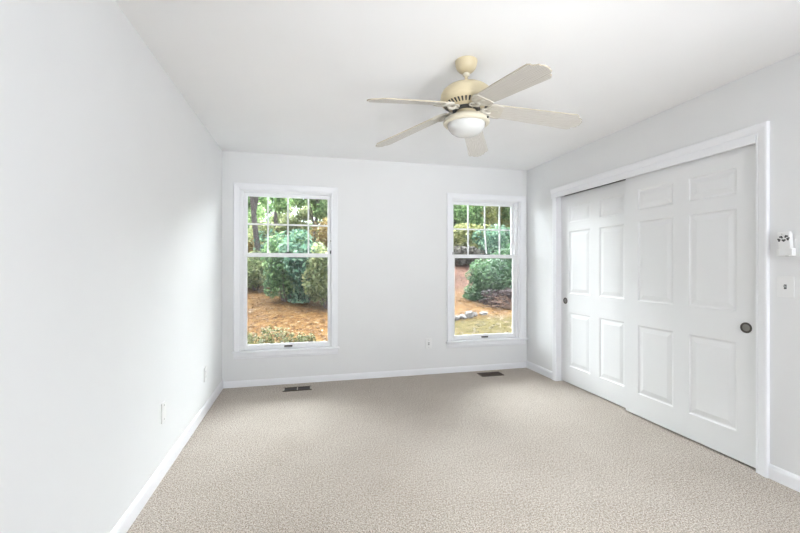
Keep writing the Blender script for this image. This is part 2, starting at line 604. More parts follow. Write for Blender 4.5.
def sliding_door(name, xf, y0, y1, cols, pull, label):
    z0, z1 = 0.012, CZ + 0.005
    root = empty(name, (xf + 0.017, (y0 + y1) / 2, z0))
    struct(root, label, 'door')
    bm = B()
    ys = sorted([y0, y1] + [c for p in cols for c in p])
    zs = sorted([z0, z1] + [c for p in ROWS for c in p])
    def q(pts):
        bm.faces.new([bm.verts.new(p) for p in pts])
    loops = [(0, 0), (0.008, 0.0060), (0.016, 0.0068), (0.022, 0.0060), (0.046, 0.0020), (0.050, 0.0012)]
    for a, b in zip(ys, ys[1:]):
        for c, d in zip(zs, zs[1:]):
            if (a, b) in cols and (c, d) in ROWS:
                prev = None
                for ins, dep in loops:
                    L = [(xf + dep, a + ins, c + ins), (xf + dep, b - ins, c + ins), (xf + dep, b - ins, d - ins), (xf + dep, a + ins, d - ins)]
                    if prev:
                        for k in range(4):
                            q([prev[k], prev[(k + 1) % 4], L[(k + 1) % 4], L[k]])
                    prev = L
                q(prev)
            else:
                q([(xf, a, c), (xf, b, c), (xf, b, d), (xf, a, d)])
    xb = xf + 0.034
    q([(xb, y0, z0), (xb, y1, z0), (xb, y1, z1), (xb, y0, z1)])
    for a, b in zip(ys, ys[1:]):
        q([(xf, a, z0), (xf, b, z0), (xb, b, z0), (xb, a, z0)])
        q([(xf, a, z1), (xf, b, z1), (xb, b, z1), (xb, a, z1)])
    for c, d in zip(zs, zs[1:]):
        q([(xf, y0, c), (xf, y0, d), (xb, y0, d), (xb, y0, c)])
        q([(xf, y1, c), (xf, y1, d), (xb, y1, d), (xb, y1, c)])
    bmesh.ops.remove_doubles(bm, verts=bm.verts, dist=1e-5)
    obj('door_panel', bm, DOORP, root)
    py, pz = pull
    bm = B()
    lathe(bm, [(0.0335, 0.0), (0.0335, -0.0022), (0.0315, -0.0038), (0.0280, -0.0038), (0.0245, -0.0012), (0.0205, -0.0006), (0.0205, 0)], (xf, py, pz), 32, 'X')
    ring = obj('finger_pull', bm, BRONZE, root, smooth=True)
    ring['label'] = 'round dark bronze finger pull'
    bm = B()
    lathe(bm, [(0.0225, -0.0006), (0.0205, -0.0016), (0.0190, -0.0018), (0.0005, -0.0012)], (xf, py, pz), 32, 'X')
    obj('cup', bm, PEWTER, ring, smooth=True)
    return root

sliding_door('door_1', XR + 0.055, 2.745, CY1, [(2.855, 3.150), (3.277, 3.583)], (3.648, 0.882),
             'far white six panel sliding closet door, running behind the nearer one')
sliding_door('door_2', XR + 0.016, CY0 + 0.002, 2.797, [(1.910, 2.229), (2.352, 2.670)], (1.854, 0.866),
             'nearer white six panel sliding closet door, overlapping the far one')

# ------------------------------------------------------------------ ceiling fan
FX, FY, FK = 0.9065, 2.097, 1.0145
def fz(z):
    return 1.25 + (z - 1.25) * FK
fan = empty('ceiling_fan', (FX, FY, H))
tag(fan, 'cream ceiling fan with five whitewashed blades and a white bowl light', 'ceiling fan')
def fl(name, prof, m, parent=fan, n=56):
    bm = B()
    lathe(bm, [(r * FK, fz(z)) if z < 2.439 and name != 'canopy' else (r, z) for r, z in prof], (FX, FY, 0), n)
    return obj(name, bm, m, parent, smooth=True)
fl('canopy', [(0.058, H), (0.0635, H - 0.003), (0.0645, H - 0.010), (0.062, H - 0.016), (0.0600, H - 0.030), (0.054, H - 0.046),
              (0.042, H - 0.060), (0.028, H - 0.069), (0.020, H - 0.071)], CREAM)
fl('collar', [(0.012, 2.354), (0.019, 2.350), (0.020, 2.342), (0.016, 2.336), (0.011, 2.332)], CREAML)
fl('downrod', [(0.0095, 2.360), (0.0095, 2.270)], CREAM, n=20)
motor = fl('motor_housing', [(0.010, 2.284), (0.022, 2.282), (0.040, 2.280), (0.080, 2.275), (0.112, 2.265), (0.133, 2.248), (0.144, 2.228),
                     (0.147, 2.208), (0.1445, 2.200), (0.146, 2.198), (0.1455, 2.186), (0.138, 2.177), (0.090, 2.150), (0.080, 2.147)], CREAM)
bm = B()
for k in range(38):
    a = 2 * pi * k / 38
    d = Vector((cos(a), sin(a), 0)); t = Vector((-sin(a), cos(a), 0))
    p0 = Vector((FX, FY, 0)) + d * 0.129 * FK + Vector((0, 0, fz(2.1719)))
    p1 = Vector((FX, FY, 0)) + d * 0.103 * FK + Vector((0, 0, fz(2.1573)))
    n = Vector((0, 0, -0.0016)) + d * 0.0008
    w0, w1 = 0.0052, 0.0034
    sweep(bm, [[p0 - t * w0 + n, p0 + t * w0 + n, p0 + t * w0 - n, p0 - t * w0 - n],
               [p1 - t * w1 + n, p1 + t * w1 + n, p1 + t * w1 - n, p1 - t * w1 - n]])
obj('vent_slots', bm, DARKP, motor)
fl('flywheel', [(0.05, 2.152), (0.078, 2.150), (0.078, 2.136), (0.05, 2.134)], DARKP)
fl('switch_housing', [(0.030, 2.140), (0.052, 2.137), (0.058, 2.130), (0.060, 2.118), (0.066, 2.112), (0.072, 2.108)], CREAM)
pan = fl('light_fitter', [(0.060, 2.114), (0.080, 2.109), (0.105, 2.098), (0.124, 2.085), (0.1305, 2.074), (0.1300, 2.064), (0.124, 2.058), (0.112, 2.057), (0.107, 2.062)], CREAML)
fl('light_bowl', [(0.1065, 2.068), (0.1065, 2.055), (0.100, 2.036), (0.086, 2.018), (0.066, 2.004), (0.040, 1.995), (0.020, 1.992), (0.003, 1.9915)], OPAL)
# thumb screw that holds the bowl, on the near right side
a = rad(-52)
bm = B()
c0 = Vector((FX + 0.127 * cos(a), FY + 0.127 * sin(a), fz(2.072)))
tube(bm, [c0, c0 + Vector((cos(a), sin(a), 0)) * 0.012], [0.0055, 0.0055], 10)
obj('thumb_screw', bm, DARKP, pan)

A0 = -157.56
SAG = [2.042, 2.054, 2.061, 2.071, 2.078]
def frame_of(k):
    ang = rad(A0 - 72 * k + (0, 0, 0, 0, 2.5)[k])
    zt = fz(SAG[k])
    zr = fz(2.132)
    slope = (zt - zr) / 0.44
    d = Vector((cos(ang), sin(ang), slope)).normalized()
    c = Vector((-sin(ang), cos(ang), 0))
    # clockwise edge raised by the blade pitch
    up = d.cross(c)
    if up.z < 0: up = -up
    pitch = rad(12.5)
    side = (c * cos(pitch) - up * sin(pitch)).normalized()
    nrm = side.cross(d)
    if nrm.z < 0: nrm = -nrm
    base = Vector((FX, FY, 0)) + Vector((cos(ang), sin(ang), 0)) * 0.2 + Vector((0, 0, zr))
    return ang, base, d, side, nrm

def outline():
    # blade outline in (length from root, half side) with rounded root and notched tip
    L0, L1 = -0.085, 0.468
    pts = []
    w0, w1 = 0.056, 0.071
    for i in range(13):
        t = pi / 2 + pi * i / 12
        pts.append((L0 + 0.055 + 0.055 * cos(t), w0 * sin(t)))
    # bottom side to tip
    half = [(L1 - 0.052, w1), (L1 - 0.036, w1 - 0.012), (L1 - 0.038, w1 - 0.022), (L1 - 0.010, w1 - 0.036), (L1 - 0.010, w1 - 0.046), (L1, w1 - 0.056)]
    pts += [(l, -q_) for l, q_ in half] + [(L1, 0)] + half[::-1]
    return pts
OUT = outline()

for k in range(5):
    ang, base, d, side, nrm = frame_of(k)
    bm = B()
    uvl = bm.loops.layers.uv.new('uv')
    top = [bm.verts.new(base + d * l + side * s + nrm * 0.003) for l, s in OUT]
    bot = [bm.verts.new(base + d * l + side * s - nrm * 0.003) for l, s in OUT]
    uv = {}
    for v, (l, s) in list(zip(top, OUT)) + list(zip(bot, OUT)):
        uv[v] = (l + k * 0.7, s)
    bm.faces.new(top); bm.faces.new(bot)
    n = len(OUT)
    for i in range(n):
        j = (i + 1) % n
        bm.faces.new((top[i], top[j], bot[j], bot[i]))
    for f in bm.faces:
        for lp in f.loops:
            lp[uvl].uv = uv[lp.vert]
    for f in bm.faces:
        f.material_index = 0 if len(f.verts) > 4 else 1
    obj('blade', bm, [BLADE, BEDGE], fan)
    # bracket (blade iron): curved arm from the flywheel, U-shaped plate under the blade root
    bm = B()
    rdir = Vector((cos(ang), sin(ang), 0)); tdir = Vector((-sin(ang), cos(ang), 0))
    C0 = Vector((FX, FY, 0))
    path = [(0.066, fz(2.142)), (0.080, fz(2.141)), (0.095, fz(2.134)), (0.110, fz(2.126)), (0.125, fz(2.124)), (0.140, fz(2.127)), (0.16, fz(2.131))]
    pp = []
    for q_, (r, z) in enumerate(path):
        p = C0 + rdir * r + Vector((0, 0, z))
        if q_ == len(path) - 1:
            p = base + d * -0.060 - nrm * 0.009
        pp.append(p)
    tube(bm, pp, [0.010, 0.010, 0.009, 0.0085, 0.0085, 0.0085, 0.008], 10)
    for sg in (-1, 1):
        cc = C0 + rdir * 0.098 + tdir * sg * 0.020 + Vector((0, 0, fz(2.136)))
        tube(bm, [cc + rdir * 0.017 * cos(2 * pi * q_ / 16) + tdir * 0.014 * sin(2 * pi * q_ / 16) for q_ in range(17)], 0.0042, 6)
    # root plate under the blade, its rounded end showing past the blade root
    po = []
    for q_ in range(15):
        t = pi / 2 + pi * q_ / 14
        po.append((-0.028 + 0.062 * cos(t), 0.0595 * sin(t)))
    po = [(0.006, 0.050), (-0.006, 0.058)] + po + [(-0.006, -0.058), (0.006, -0.050)]
    pin = [(l * 0.80 - 0.004, q_ * 0.80) for l, q_ in po]
    sweep(bm, [[base + d * l + side * q_ - nrm * h for l, q_ in po] for h in (-0.0036, 0.0085)])
    tube(bm, [base + d * l + side * q_ - nrm * 0.0085 for l, q_ in pin], 0.0028, 6)
    # tongue with screws
    L = [(-0.074, 0.014), (-0.040, 0.018), (-0.016, 0.012), (-0.010, 0), (-0.016, -0.012), (-0.040, -0.018), (-0.078, -0.014)]
    sweep(bm, [[base + d * l + side * s - nrm * h for l, s in L] for h in (0.0080, 0.0115)])
    for l, s in ((-0.062, 0), (-0.028, 0)):
        lp = base + d * l + side * s - nrm * 0.0115
        tube(bm, [lp, lp - nrm * 0.002], 0.004, 8)
    obj('blade_bracket', bm, IRON, fan, smooth=True)

# ------------------------------------------------------------------ cover plates, remote, switch
def plate(name, wall, a, z, label, cat, kind):
    """wall: 'left' (x=XL), 'back' (y=YB) or 'right' (x=XR); a: coordinate along the wall."""
    P = {'left': lambda u, n, v: (XL + n, a + u, z + v),
         'right': lambda u, n, v: (XR - n, a + u, z + v),
         'back': lambda u, n, v: (a + u, YB - n, z + v)}[wall]
    def bx(bm, u0, u1, n0, n1, v0, v1):
        p, q = P(u0, n0, v0), P(u1, n1, v1)
        return box(bm, min(p[0], q[0]), max(p[0], q[0]), min(p[1], q[1]), max(p[1], q[1]), min(p[2], q[2]), max(p[2], q[2]))
    root = empty(name, P(0, 0, 0))
    tag(root, label, cat)
    bm = B()
    hw_ = 0.042 if kind == 'switch' else 0.036
    bx(bm, -hw_, hw_, 0, 0.0065, -0.060, 0.060)
    obj('cover_plate', bm, PLATE, root, bevel=0.003)
    def screw(v):
        bm = B()
        p, q = Vector(P(0, 0.0063, v)), Vector(P(0, 0.0078, v))
        tube(bm, [p, q], 0.0035, 10)
        obj('screw', bm, SLOTG, root)
    if kind == 'duplex':
        screw(0)
        for v in (0.0195, -0.0195):
            bm = B()
            bx(bm, -0.0165, 0.0165, 0.006, 0.0085, v - 0.0145, v + 0.0145)
            s = obj('socket', bm, PLATE, root, bevel=0.003)
            bm = B()
            bx(bm, -0.0075, -0.0050, 0.0083, 0.0089, v - 0.001, v + 0.008)
            bx(bm, 0.0050, 0.0075, 0.0083, 0.0089, v - 0.001, v + 0.008)
            bx(bm, -0.0025, 0.0025, 0.0083, 0.0089, v - 0.009, v - 0.004)
            obj('slots', bm, SLOT, s)
    elif kind == 'blank':
        screw(0.042); screw(-0.042)
    elif kind == 'jack':
        screw(0.042); screw(-0.042)
        for v in (0.009, -0.009):
            bm = B()
            bx(bm, -0.009, 0.009, 0.006, 0.0095, v - 0.0065, v + 0.0065)
            s = obj('socket', bm, SLOTG, root, bevel=0.001)
    elif kind == 'switch':
        for v in (0.030, -0.030):
            bm = B()
            tube(bm, [Vector(P(0, 0.0063, v)), Vector(P(0, 0.0072, v))], 0.003, 10)
            obj('screw', bm, PLATE, root)
        bm = B()
        bx(bm, -0.0065, 0.0065, 0.006, 0.0068, -0.013, 0.013)
        obj('switch_slot', bm, SLOT, root)
        bm = B()
        sweep(bm, [[P(-0.0045, 0.006, -0.005), P(0.0045, 0.006, -0.005), P(0.0045, 0.006, 0.006), P(-0.0045, 0.006, 0.006)],
                   [P(-0.0035, 0.017, 0.002), P(0.0035, 0.017, 0.002), P(0.0035, 0.017, 0.008), P(-0.0035, 0.017, 0.008)]])
        obj('toggle', bm, SLOTG, root)['label'] = 'grey toggle'
    return root

plate('cover_plate_wall', 'left', 2.600, 0.378, 'blank white cover plate low on the left wall, nearer the camera', 'cover plate', 'blank')
plate('power_outlet', 'left', 3.600, 0.336, 'white power outlet low on the left wall, nearer the far corner', 'outlet', 'duplex')
plate('wall_jack', 'back', 1.394, 0.355, 'small white jack plate on the far wall between the two windows', 'jack plate', 'jack')
plate('light_switch', 'right', 1.636, 1.134, 'white toggle light switch below the fan remote', 'light switch', 'switch')

# remote holder and remote
yc = 1.622
hold = empty('remote_holder', (XR, yc, 1.311))
tag(hold, 'white wall bracket cradling the fan remote above the light switch', 'holder')
bm = B()
box(bm, XR - 0.004, XR, yc - 0.030, yc + 0.034, 1.315, 1.405)
box(bm, XR - 0.036, XR - 0.004, yc - 0.036, yc - 0.032, 1.311, 1.352)
box(bm, XR - 0.036, XR - 0.004, yc + 0.034, yc + 0.038, 1.311, 1.352)
box(bm, XR - 0.036, XR - 0.004, yc - 0.032, yc + 0.034, 1.311, 1.316)
box(bm, XR - 0.038, XR - 0.034, yc - 0.036, yc - 0.018, 1.311, 1.352)
box(bm, XR - 0.038, XR - 0.034, yc + 0.020, yc + 0.038, 1.311, 1.352)
box(bm, XR - 0.038, XR - 0.034, yc - 0.018, yc + 0.020, 1.311, 1.321)
obj('bracket', bm, PLATE, hold, bevel=0.002)
bm = B()
tube(bm, [(XR - 0.022, yc - 0.004, 1.3112), (XR - 0.022, yc - 0.004, 1.3085)], 0.007, 12)
obj('screw', bm, SLOTG, hold)

rem = empty('fan_remote', (XR - 0.02, yc, 1.317))
tag(rem, 'white fan remote with five dark heart shaped buttons, sitting in its wall bracket', 'remote control')
bm = B()
def rp(z, w0, w1, xo, xi):
    return [(XR - xi, yc + w1, z), (XR - xo, yc + w1, z), (XR - xo, yc - w0, z), (XR - xi, yc - w0, z)]
sweep(bm, [rp(1.3165, 0.026, 0.028, 0.031, 0.010), rp(1.36, 0.027, 0.030, 0.034, 0.008), rp(1.440, 0.024, 0.036, 0.037, 0.012), rp(1.447, 0.021, 0.033, 0.034, 0.016)])
obj('handset', bm, PLATE, rem, bevel=0.003)
bm = B(); 
tube(bm, [(XR - 0.0355, yc + 0.011, 1.434), (XR - 0.0376, yc + 0.011, 1.434)], 0.0018, 10)
obj('indicator', bm, DARKP, rem)
for (u, v, rot) in ((0.015, 1.417, 25), (-0.009, 1.420, -25), (0.025, 1.401, 70), (-0.017, 1.406, -70), (0.003, 1.398, 180)):
    bm = B()
    pts = []
    for i in range(24):
        t = 2 * pi * i / 24
        hx = 16 * sin(t) ** 3
        hy = 13 * cos(t) - 5 * cos(2 * t) - 2 * cos(3 * t) - cos(4 * t)
        px, py = -hx * 0.00060, -hy * 0.00052
        r = rad(rot)
        pts.append((u + px * cos(r) - py * sin(r), v + px * sin(r) + py * cos(r)))
    sweep(bm, [[(XR - x, yc + p, q) for p, q in pts] for x in (0.0345, 0.0382)])
    obj('button', bm, SLOT, rem)

# ------------------------------------------------------------------ floor registers
def register(x0, x1, y0, y1, ends, label):
    root = empty('floor_register', ((x0 + x1) / 2, (y0 + y1) / 2, 0))
    tag(root, label, 'floor vent', 'floor registers under the windows')
    e = 0.016
    bm = B()
    z = 0.0055
    box(bm, x0, x1, y0, y0 + e, 0, z)
    box(bm, x0, x1, y1 - e, y1, 0, z)
    obj('frame', bm, REGB, root, bevel=0.0015, seg=1)
    bm = B()
    box(bm, x0, x0 + e, y0 + e, y1 - e, 0, z)
    obj('frame_end', bm, ends, root, bevel=0.0015, seg=1)
    bm = B()
    box(bm, x1 - e, x1, y0 + e, y1 - e, 0, z)
    obj('frame_end', bm, ends, root, bevel=0.0015, seg=1)
    xm = (x0 + x1) / 2
    bm = B()
    box(bm, xm - 0.005, xm + 0.005, y0 + e, y1 - e, 0, z)
    obj('divider', bm, ends, root, bevel=0.0015, seg=1)
    bm = B()
    box(bm, x0 + e, x1 - e, y0 + e, y1 - e, 0.0, 0.0012)
    obj('duct_opening', bm, DARKP, root)
    bm = B()
    n = 26
    for k in range(n):
        x = x0 + e + (x1 - x0 - 2 * e) * (k + 0.5) / n
        if abs(x - xm) < 0.007:
            continue
        sweep(bm, [[(x - 0.0026, y, 0.0012), (x - 0.0010, y, 0.0012), (x + 0.0026, y, 0.0046), (x + 0.0010, y, 0.0046)] for y in (y0 + e, y1 - e)])
    obj('louvres', bm, REGB, root)
register(-0.218, 0.066, 4.045, 4.165, REGE, 'brown metal floor vent with beige ends, under the left window')
register(1.950, 2.228, 4.055, 4.205, REGB, 'all brown metal floor vent set in the carpet under the right window')

# ------------------------------------------------------------------ outdoors: ground
def ground_z(x, y):
    z = -0.5
    if y > 8:
        z += 0.12 * (y - 8)
    if y > 15:
        z += 0.05 * (y - 15)
    if x > 5 and y > 15:
        z += 0.06 * (y - 15) * min(1, (x - 5) / 3)
    return z + 0.05 * sin(x * 1.3 + 0.7 * y) * min(1, max(0, (y - 6) / 4))

def ground_build(nt, b):
    tc = nt.nodes.new('ShaderNodeTexCoord')
    v = tc.outputs['Object']
    needle = ramp(nt, noise(nt, v, 5, 6, 0.85), [(0.36, (0.0160, 0.0080, 0.0032)), (0.46, (0.0656, 0.0304, 0.0104)), (0.54, (0.1000, 0.0536, 0.0184)), (0.64, (0.1440, 0.0944, 0.0440))])
    lawn = ramp(nt, noise(nt, v, 6, 6, 0.85), [(0.36, (0.0162, 0.0144, 0.0045)), (0.47, (0.0522, 0.0414, 0.0135)), (0.56, (0.0720, 0.0558, 0.0216)), (0.66, (0.1080, 0.0792, 0.0378))])
    leafy = ramp(nt, noise(nt, v, 3.5, 6, 0.85), [(0.38, (0.016, 0.008, 0.007)), (0.49, (0.065, 0.032, 0.023)), (0.60, (0.13, 0.075, 0.055))])
    sp = nt.nodes.new('ShaderNodeSeparateXYZ')
    nt.links.new(v, sp.inputs[0])
    def mr(sock, a, b_):
        m = nt.nodes.new('ShaderNodeMapRange')
        m.inputs[1].default_value = a; m.inputs[2].default_value = b_
        nt.links.new(sock, m.inputs[0])
        return m.outputs[0]
    def mul(a, b_):
        m = nt.nodes.new('ShaderNodeMath'); m.operation = 'MULTIPLY'
        nt.links.new(a, m.inputs[0]); nt.links.new(b_, m.inputs[1])
        return m.outputs[0]
    f_l = mul(mr(sp.outputs[0], 2.2, 3.2), mr(sp.outputs[1], 10.6, 9.9))
    f_b = mul(mr(sp.outputs[0], 4.0, 5.5), mr(sp.outputs[1], 14.0, 15.5))
    c = mixc(nt, f_l, needle, lawn)
    c = mixc(nt, f_b, c, leafy)
    nt.links.new(c, b.inputs['Base Color'])
    bump(nt, b, noise(nt, v, 20, 4, 0.7), 0.8, 0.05)
GROUND = mat('needle_ground', (0.5, 0.3, 0.15), 0.95, 0.05, build=ground_build)
bm = B()
nx, ny = 60, 56
gx = [-16 + 44 * i / nx for i in range(nx + 1)]
gy = [4.55 + 40 * (j / ny) ** 1.4 for j in range(ny + 1)]
vs = [[bm.verts.new((x, y, ground_z(x, y))) for x in gx] for y in gy]
for j in range(ny):
    for i in range(nx):
        bm.faces.new((vs[j][i], vs[j][i + 1], vs[j + 1][i + 1], vs[j + 1][i]))
struct(obj('ground', bm, GROUND, smooth=True), 'sloping yard covered in orange pine needles and yellowed grass', 'ground')

# fallen leaves, uncountable
LITTER = leaf_mat('fallen_leaf', [(0.34, (0.010, 0.005, 0.003)), (0.48, (0.060, 0.030, 0.011)), (0.64, (0.16, 0.11, 0.06))], 30, 2, 0.1)
rng = random.Random(5)
bm = B()
for k in range(12000):
    y = rng.uniform(6.5, 22)
    x = rng.uniform(-0.22 * y - 1, 0.72 * y)
    s = rng.uniform(0.02, 0.05)
    a = rng.uniform(0, 2 * pi)
    z = ground_z(x, y) + 0.012
    u = Vector((cos(a), sin(a), rng.uniform(-0.3, 0.3))) * s
    w = Vector((-sin(a), cos(a), rng.uniform(-0.3, 0.5))) * s * 0.6
    c = Vector((x, y, z + 0.02))
    bm.faces.new([bm.verts.new(p) for p in (c - u, c - w, c + u, c + w)])
tag(obj('leaf_litter', bm, LITTER), 'dry fallen leaves strewn over the needle covered yard outside', 'leaves', None, 'stuff')

# ------------------------------------------------------------------ outdoors: plants
def leaves(bm, rng, c, r, n, size, shell=0.55, flat=0.0):
    c = Vector(c)
    for k in range(n):
        d = Vector((rng.gauss(0, 1), rng.gauss(0, 1), rng.gauss(0, 1))).normalized()
        t = rng.uniform(shell, 1.0) ** 0.6
        p = c + Vector((d.x * r[0], d.y * r[1], d.z * r[2])) * t
        nrm = (d + Vector((rng.gauss(0, .6), rng.gauss(0, .6), rng.gauss(0.35, .6)))).normalized()
        u = nrm.cross(Vector((rng.gauss(0, 1), rng.gauss(0, 1), rng.gauss(0, 1)))).normalized()
        w = nrm.cross(u)
        s = size * rng.uniform(0.6, 1.35)
        v = [bm.verts.new(p + q) for q in (-u * s, -w * s * 0.42 + nrm * s * 0.12, u * s, w * s * 0.42 + nrm * s * 0.12)]
        bm.faces.new(v)

def blobs(rng, c, r, k, small):
    """Clumps spread over a crown so its outline is lumpy."""
    out = []
    for i in range(k):
        d = Vector((rng.gauss(0, 1), rng.gauss(0, 1), rng.gauss(0.15, 0.9))).normalized()
        t = rng.uniform(0.45, 0.95)
        f = rng.uniform(0.75, 1.25) * small
        out.append(((c[0] + d.x * r[0] * t, c[1] + d.y * r[1] * t, c[2] + d.z * r[2] * t), (r[0] * f, r[1] * f, r[2] * f)))
    return out

BARK = mat('bark', (0.2, 0.17, 0.15), 0.9, 0.1, build=lambda nt, b: (
    nt.links.new(ramp(nt, noise(nt, coords(nt, 'Object', (1, 1, 0.18)), 22, 4, 0.7), [(0.3, (0.045, 0.036, 0.034)), (0.55, (0.10, 0.085, 0.082)), (0.75, (0.155, 0.135, 0.13))]), b.inputs['Base Color']),
    bump(nt, b, noise(nt, coords(nt, 'Object', (1, 1, 0.18)), 22, 4, 0.7), 0.8, 0.03)))
M_BLUE = leaf_mat('bluegreen_leaf', [(0.30, (0.03, 0.075, 0.06)), (0.50, (0.10, 0.20, 0.13)), (0.68, (0.26, 0.38, 0.26))])
M_MID = leaf_mat('midgreen_leaf', [(0.30, (0.0360, 0.0765, 0.0315)), (0.50, (0.1080, 0.2025, 0.0810)), (0.68, (0.2610, 0.3600, 0.1710))])
M_TREE = leaf_mat('tree_leaf', [(0.30, (0.0713, 0.1307, 0.0534)), (0.50, (0.2138, 0.3445, 0.1426)), (0.68, (0.4514, 0.5702, 0.2970))], transl=0.6)
M_YEL = leaf_mat('yellowgreen_leaf', [(0.30, (0.1012, 0.1214, 0.0405)), (0.50, (0.2732, 0.2834, 0.1012)), (0.68, (0.4453, 0.4250, 0.2024))])
M_ORA = leaf_mat('rusty_leaf', [(0.30, (0.10, 0.07, 0.025)), (0.50, (0.25, 0.17, 0.06)), (0.68, (0.36, 0.29, 0.13))])
M_OLI = leaf_mat('olive_leaf', [(0.30, (0.0780, 0.1105, 0.0455)), (0.50, (0.2210, 0.2600, 0.1170)), (0.68, (0.4290, 0.4290, 0.2340))])
M_PUR = leaf_mat('purple_leaf', [(0.30, (0.0135, 0.0075, 0.0097)), (0.50, (0.0413, 0.0240, 0.0255)), (0.68, (0.0975, 0.0600, 0.0525))], transl=0.3)
M_PGR = leaf_mat('purplegrey_leaf', [(0.30, (0.04, 0.036, 0.034)), (0.50, (0.12, 0.11, 0.095)), (0.68, (0.24, 0.225, 0.19))])
M_PAL = leaf_mat('pale_leaf', [(0.30, (0.025, 0.024, 0.010)), (0.50, (0.08, 0.092, 0.034)), (0.68, (0.17, 0.17, 0.085))], transl=0.3)
M_MOUND = leaf_mat('mound_leaf', [(0.30, (0.018, 0.045, 0.022)), (0.50, (0.06, 0.125, 0.06)), (0.68, (0.15, 0.24, 0.12))], transl=0.35)

def bush(name, x, y, r, n, size, m, label, seed, cat='bush', group=None, clumps=16, lift=0.9, small=0.42, stems=4):
    rng = random.Random(seed)
    gz = ground_z(x, y)
    root = empty(name, (x, y, gz))
    tag(root, label, cat, group)
    c = (x, y, gz + r[2] * lift)
    bm = B()
    bl = blobs(rng, c, r, clumps, small)
    leaves(bm, rng, c, (r[0] * .85, r[1] * .85, r[2] * .85), n // 3, size, 0.3)
    for bc, br in bl:
        leaves(bm, rng, bc, br, (2 * n // 3) // clumps, size)
    for v in bm.verts:
        g = ground_z(v.co.x, v.co.y) + 0.02
        if v.co.z < g:
            v.co.z = g + rng.uniform(0, 0.12)
    obj('foliage', bm, m, root)
    bm = B()
    for k in range(stems):
        a = 2 * pi * k / stems + rng.uniform(-.4, .4)
        e = Vector((x + cos(a) * r[0] * .5, y + sin(a) * r[1] * .5, gz + r[2] * lift * 1.1))
        b0 = Vector((x + cos(a) * r[0] * .12, y + sin(a) * r[1] * .12, gz - 0.03))
        mid = (b0 + e) / 2 + Vector((rng.uniform(-.1, .1), rng.uniform(-.1, .1), 0)) * r[0]
        tube(bm, [b0, mid, e], [0.035 * r[2], 0.025 * r[2], 0.01 * r[2]], 6)
    obj('stems', bm, BARK, root)
    return root

def tree(name, x, y, top, lean, rad0, crown_parts, m, n, size, label, seed, group=None, trunk_top=None, branches=7):
    rng = random.Random(seed)
    gz = ground_z(x, y)
    root = empty(name, (x, y, gz))
    tag(root, label, 'tree', group)
    tt = trunk_top or top
    bm = B()
    pts, rr = [], []
    for k in range(9):
        f = k / 8
        pts.append((x + lean[0] * f * (tt - gz) + 0.05 * sin(5 * f + seed), y + lean[1] * f * (tt - gz), gz - 0.1 + f * (tt - gz)))
        rr.append(rad0 * (1.25 if k == 0 else 1 - 0.6 * f))
    tube(bm, pts, rr, 12)
    obj('trunk', bm, BARK, root, smooth=True)
    bm = B()
    cs = []
    for (cx_, cy_, cz_, rx, ry, rz, k) in crown_parts:
        cs += blobs(rng, (x + cx_, y + cy_, cz_), (rx, ry, rz), k, 0.32)
    for bc, br in cs:
        leaves(bm, rng, bc, br, n // len(cs), size, 0.2)
    obj('foliage', bm, m, root)
    for k in range(branches):
        bm = B()
        f = rng.uniform(0.35, 0.95)
        i = int(f * 8)
        p = Vector(pts[i])
        e = Vector(rng.choice(cs)[0])
        mid = (p + e) / 2 + Vector((0, 0, 0.25))
        tube(bm, [p, mid, e], [rr[i] * .45, rr[i] * .3, rr[i] * .1], 6)
        obj('branch', bm, BARK, root)
    return root

# seen through the left window: bank of rounded shrubs
bush('shrub', -0.60, 13.0, (0.80, 0.8, 1.10), 4200, 0.085, M_MID, 'mid green rounded shrub at left of the bank, outside the left window', 11)
bush('shrub', 0.02, 12.9, (0.80, 0.8, 1.15), 4600, 0.090, M_BLUE, 'dark blue green shrub in the middle of the bank outside the left window', 12)
bush('shrub', 0.66, 12.0, (0.58, 0.6, 1.05), 4200, 0.080, M_OLI, 'olive tinged shrub at the right end of the bank outside the left window', 13)
bush('shrub', 1.50, 12.7, (0.80, 0.8, 1.25), 4200, 0.090, M_BLUE, 'blue green shrub just past the right edge of the left window', 14)
bush('shrub', -1.75, 15.0, (0.60, 0.6, 0.70), 2200, 0.075, M_OLI, 'low olive shrub at the left edge of the left window', 15)
bush('shrub', -2.15, 16.6, (0.60, 0.5, 0.85), 1800, 0.085, M_ORA, 'rusty shrub behind the low olive shrub, by the leaning trunk', 16)
bush('shrub', -0.35, 16.2, (1.4, 0.9, 1.30), 5000, 0.095, M_BLUE, 'tall blue green shrub behind the bank, right of the leaning trunk', 17)
bush('shrub', 1.10, 16.2, (0.8, 0.8, 1.50), 3600, 0.095, M_ORA, 'tall yellowing shrub behind the bank at right in the left window', 18)
bush('shrub', -3.2, 17.2, (1.0, 0.9, 1.1), 3000, 0.095, M_MID, 'green shrub left of the leaning trunk outside the left window', 19)
# low foreground shrubs under the left window
for k, (x, y, r, m, lab) in enumerate([
        (-0.95, 7.7, (0.36, 0.3, 0.27), M_PAL, 'small pale twiggy shrub at lower left corner of left window'),
        (-0.50, 7.8, (0.38, 0.3, 0.33), M_PAL, 'small pale twiggy shrub at lower middle of left window'),
        (-0.10, 7.7, (0.28, 0.3, 0.27), M_PAL, 'small pale twiggy shrub low in left window, the rightmost of three')]):
    bush('low_shrub', x, y, r, 800, 0.034, m, lab, 30 + k, 'bush', 'low twiggy shrubs under the left window', 12, 0.95, 0.40, 9)
